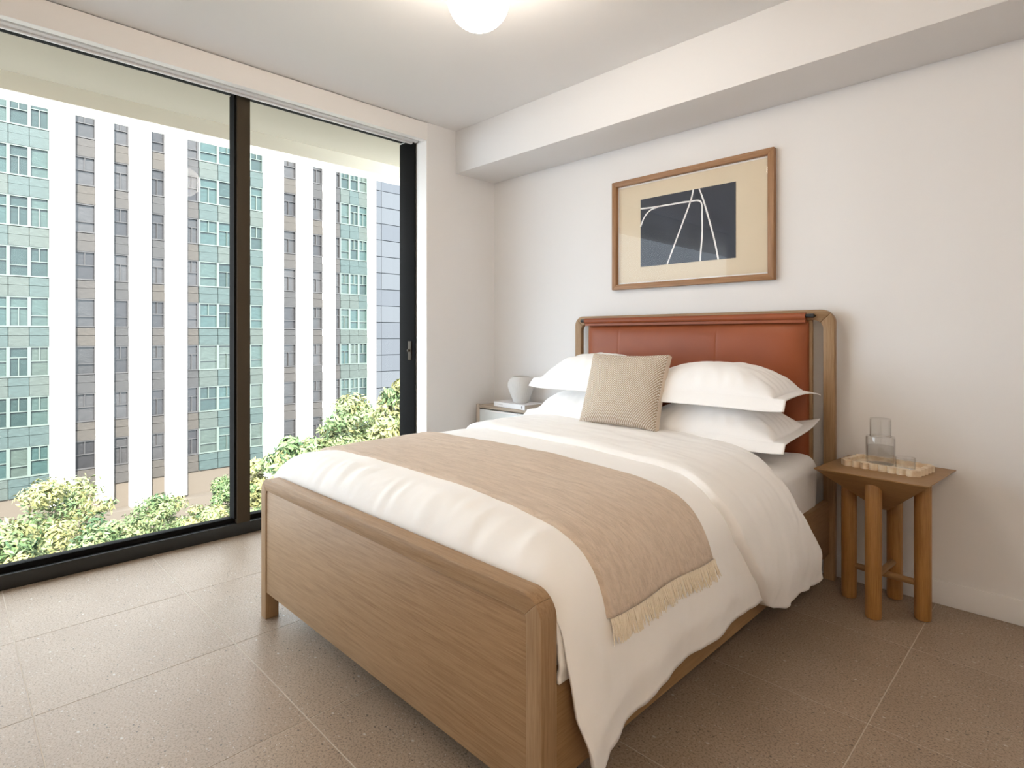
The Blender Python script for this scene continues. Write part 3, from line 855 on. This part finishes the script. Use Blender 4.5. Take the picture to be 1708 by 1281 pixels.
VZ = NZ+.030
prof = [(.0, 0), (.052, 0), (.058, .006), (.072, .045), (.088, .085), (.098, .120), (.097, .148), (.083, .175), (.066, .188), (.060, .196), (.056, .196), (.058, .186), (.074, .165), (.085, .13), (.07, .05), (.0, .01)]
vp = [(r*.98, z) for r, z in prof]
vs_ = MB().lathe(vp, (0.425, -0.125, VZ), 120, wob=lambda j, k: (.012 if j % 3 == 0 else -.004) if 2 <= k <= 8 else 0)
tag(put('vase', vs_, mat('chalk_ceramic', (.66, .655, .645), .8, .2), smooth=30), 'white ribbed ceramic vase standing on the book', 'vase')

# ------------------------------------------------------------------ picture
PX0, PX1, PZ0, PZ1 = 1.172, 2.212, 1.500, 2.206
pic = thing('framed_picture', (1.69, 0, PZ0), 'oak framed abstract print of white lines on navy, hung above the bed', 'picture')
FW = .034
def bar(x0, x1, z0, z1, m_, nm='frame_bar', poly=None):
    put(nm, MB().prism_y(poly, -.036, -.002), m_, pic, bevel=.0025)
bar(0,0,0,0, M['walnut'], poly=[(PX0, PZ1), (PX1, PZ1), (PX1-FW, PZ1-FW), (PX0+FW, PZ1-FW)])
bar(0,0,0,0, M['walnut'], poly=[(PX0, PZ0), (PX0+FW, PZ0+FW), (PX1-FW, PZ0+FW), (PX1, PZ0)])
bar(0,0,0,0, M['walnut_z'], poly=[(PX0, PZ0), (PX0, PZ1), (PX0+FW, PZ1-FW), (PX0+FW, PZ0+FW)])
bar(0,0,0,0, M['walnut_z'], poly=[(PX1, PZ0), (PX1-FW, PZ0+FW), (PX1-FW, PZ1-FW), (PX1, PZ1)])
put('backing', MB().box(PX0+.02, PX1-.02, -.008, -.002, PZ0+.02, PZ1-.02), mat('white_mount', (.86, .85, .83), .7), pic)
put('mat_board', MB().box(PX0+FW+.010, PX1-FW-.010, -.0105, -.008, PZ0+FW+.010, PZ1-FW-.010), mat('cream_paper', (.66, .57, .43), .8), pic)
QX0, QX1, QZ0, QZ1 = 1.378, 1.995, 1.638, 2.066
put('print', MB().box(QX0, QX1, -.0125, -.0105, QZ0, QZ1), mat('navy_print', (.026, .032, .050), .7), pic)
import itertools
TH_ = math.radians(45.07)
# strokes, metres on the sheet from its lower left corner
def stroke(pts, w0=.0048):
    p2 = catmull([(QX0+a*(QX1-QX0), QZ0+b*(QZ1-QZ0)) for a, b in pts], 10)
    b = MB(); vs = []; fs = []
    for k, (x, z) in enumerate(p2):
        x0, z0 = p2[max(k-1, 0)]; x1, z1 = p2[min(k+1, len(p2)-1)]
        l_ = math.hypot(x1-x0, z1-z0) or 1; nx, nzz = -(z1-z0)/l_, (x1-x0)/l_
        w = w0*(1+.25*nz(x*30, z*30))
        vs += [(x+nx*w, -.0131, z+nzz*w), (x-nx*w, -.0131, z-nzz*w)]
        if k: fs.append((2*k-2, 2*k-1, 2*k+1, 2*k))
    return b.add(vs, fs)
stk = MB()
for pts in ([(0, .865), (.14, .855), (.35, .85), (.53, .845), (.66, .815), (.675, .60), (.675, .35), (.66, .10), (.655, 0)],
            [(0, .60), (.045, .73), (.11, .815), (.20, .85)],
            [(.585, 1), (.56, .86), (.47, .55), (.38, .25), (.305, 0)],
            [(.645, 1), (.69, .82), (.745, .55), (.80, .25), (.835, .0)]):
    q = stroke(pts); stk.add(q.v, q.f)
put('white_lines', stk, mat('white_ink', (.82, .82, .82), .7), pic, smooth=0, fix=False)
put('picture_glass', MB().box(PX0+.028, PX1-.028, -.019, -.0165, PZ0+.028, PZ1-.028), M['picture_glass'], pic, smooth=0)

# ------------------------------------------------------------------ side table
TZ = 0.612
tb = thing('side_table', (2.756, -0.222, 0), 'honey oak side table with inverted pyramid top and round legs', 'table', rz=math.radians(-4))
hw = .213
tp = MB()
tp.add([(-hw, -hw, TZ), (hw, -hw, TZ), (hw, hw, TZ), (-hw, hw, TZ), (-hw, -hw, TZ-.004), (hw, -hw, TZ-.004), (hw, hw, TZ-.004), (-hw, hw, TZ-.004), (-.02, -.02, TZ-.175), (.02, -.02, TZ-.175), (.02, .02, TZ-.175), (-.02, .02, TZ-.175)],
       [(0, 1, 2, 3), (0, 4, 5, 1), (1, 5, 6, 2), (2, 6, 7, 3), (3, 7, 4, 0), (4, 8, 9, 5), (5, 9, 10, 6), (6, 10, 11, 7), (7, 11, 8, 4), (8, 11, 10, 9)])
put('tabletop', tp, M['table_x'], tb, world=False, smooth=0)
LO = .142; LR = .0315
for (x, y) in ((-LO, 0), (LO, 0), (0, -LO), (0, LO)):
    zt = .585
    put('leg', MB().tube([(x, y, 0), (x, y, .004), (x, y, .012), (x, y, zt-.018), (x, y, zt-.006), (x, y, zt)], [LR-.008, LR-.002, LR, LR, LR-.006, LR-.016], 28), M['table_z'], tb, world=False)
put('stretcher', MB().tube([(-LO, 0, .150), (LO, 0, .150)], .0138, 16), M['table_x'], tb, world=False)
put('stretcher', MB().tube([(0, -LO, .172), (0, LO, .172)], .0138, 16), M['table_y'], tb, world=False)

# scalloped tray
def scallop(w, d, nx, ny, r):
    pts = []
    def side(p0, p1, n):
        for i in range(n):
            a = Vector(p0).lerp(Vector(p1), i/n); b = Vector(p0).lerp(Vector(p1), (i+1)/n)
            t = (b-a); nrm = Vector((t.y, -t.x)).normalized()
            for k in range(6):
                q = k/6
                pts.append(tuple(a.lerp(b, q)+nrm*r*math.sin(q*PI)**.8))
    side((-w, -d), (w, -d), nx); side((w, -d), (w, d), ny); side((w, d), (-w, d), nx); side((-w, d), (-w, -d), ny)
    return pts
trm = mat('travertine_tray', (.72, .60, .44), .6, .3)
n = N(trm, 'ShaderNodeTexNoise', Scale=26.0, Detail=5.0); L(trm, coords(trm, (1, 1, 1)), 'Vector', n, 'Vector')
r = ramp(trm, [(.35, (.62, .47, .32)), (.6, (.78, .68, .53))]); L(trm, n, 'Fac', r, 'Fac'); L(trm, r, 'Color', bsdf(trm), 'Base Color')
ty = thing('scalloped_tray', (2.757, -0.190, TZ), 'cream stone tray with scalloped rim on the side table', 'tray', rz=math.radians(-9))
outer = scallop(.143, .090, 8, 5, .0155)
tm = MB().prism_z(outer, 0, .010)
nO = len(outer)
inn = [(clamp(x, -.132, .132), clamp(y, -.078, .078)) for x, y in outer]
vs = [(x, y, .010) for x, y in outer]+[(x, y, .026) for x, y in outer]+[(x, y, .026) for x, y in inn]+[(x, y, .010) for x, y in inn]
fs = []
for a, b in ((0, 1), (1, 2), (2, 3)):
    for i in range(nO): fs.append((a*nO+i, a*nO+(i+1) % nO, b*nO+(i+1) % nO, b*nO+i))
tm2 = MB().add(vs, fs)
put('base_plate', tm, trm, ty, world=False, smooth=25)
put('rim', tm2, trm, ty, world=False, smooth=25)

TT = TZ+.0105
rib = lambda j, k: (.010 if j % 2 else -.010)
ca = thing('water_carafe', (2.737, -0.205, TT), 'ribbed glass carafe half full of water, standing on the tray', 'carafe')
co = [(.0, 0), (.054, 0), (.056, .004), (.056, .122), (.054, .130), (.046, .131), (.043, .131), (.043, .128), (.052, .122), (.052, .008), (.0, .008)]
put('glass_body', MB().lathe(co, tuple(ca.location), 72, wob=lambda j, k: rib(j, k) if 2 <= k <= 3 else 0), M['clear'], ca, smooth=30)
put('water', MB().lathe([(.0, .009), (.051, .009), (.051, .086), (.0, .086)], tuple(ca.location), 48), M['water'], ca, smooth=30)
def tumbler(name, loc, label, r, h, inv=False):
    o = thing(name, loc, label, 'glass')
    pf = [(.0, 0), (r-.002, 0), (r, .003), (r, h), (r-.0025, h), (r-.003, .006), (.0, .006)]
    if inv: pf = [(q, h-z) for q, z in pf]
    put('glass_wall', MB().lathe(pf, loc, 64, wob=lambda j, k: rib(j, k)*.7 if 2 <= k <= 3 else 0), M['clear'], o, smooth=30)
    put('rim', MB().lathe([(r+.0005, h*(0 if inv else 1)-.0012+(.0012 if inv else 0)), (r+.0005, h*(0 if inv else 1)+.0012), (r-.003, h*(0 if inv else 1)+.0012), (r-.003, h*(0 if inv else 1)-.0012+(.0012 if inv else 0))], loc, 48), M['clear'], o)
    return o
tumbler('upturned_glass', (2.737, -0.205, TT+.1315), 'clear tumbler turned upside down on the carafe as its lid', .041, .078, True)
tumbler('drinking_glass', (2.838, -0.245, TT), 'short clear tumbler standing on the tray beside the carafe', .037, .055)
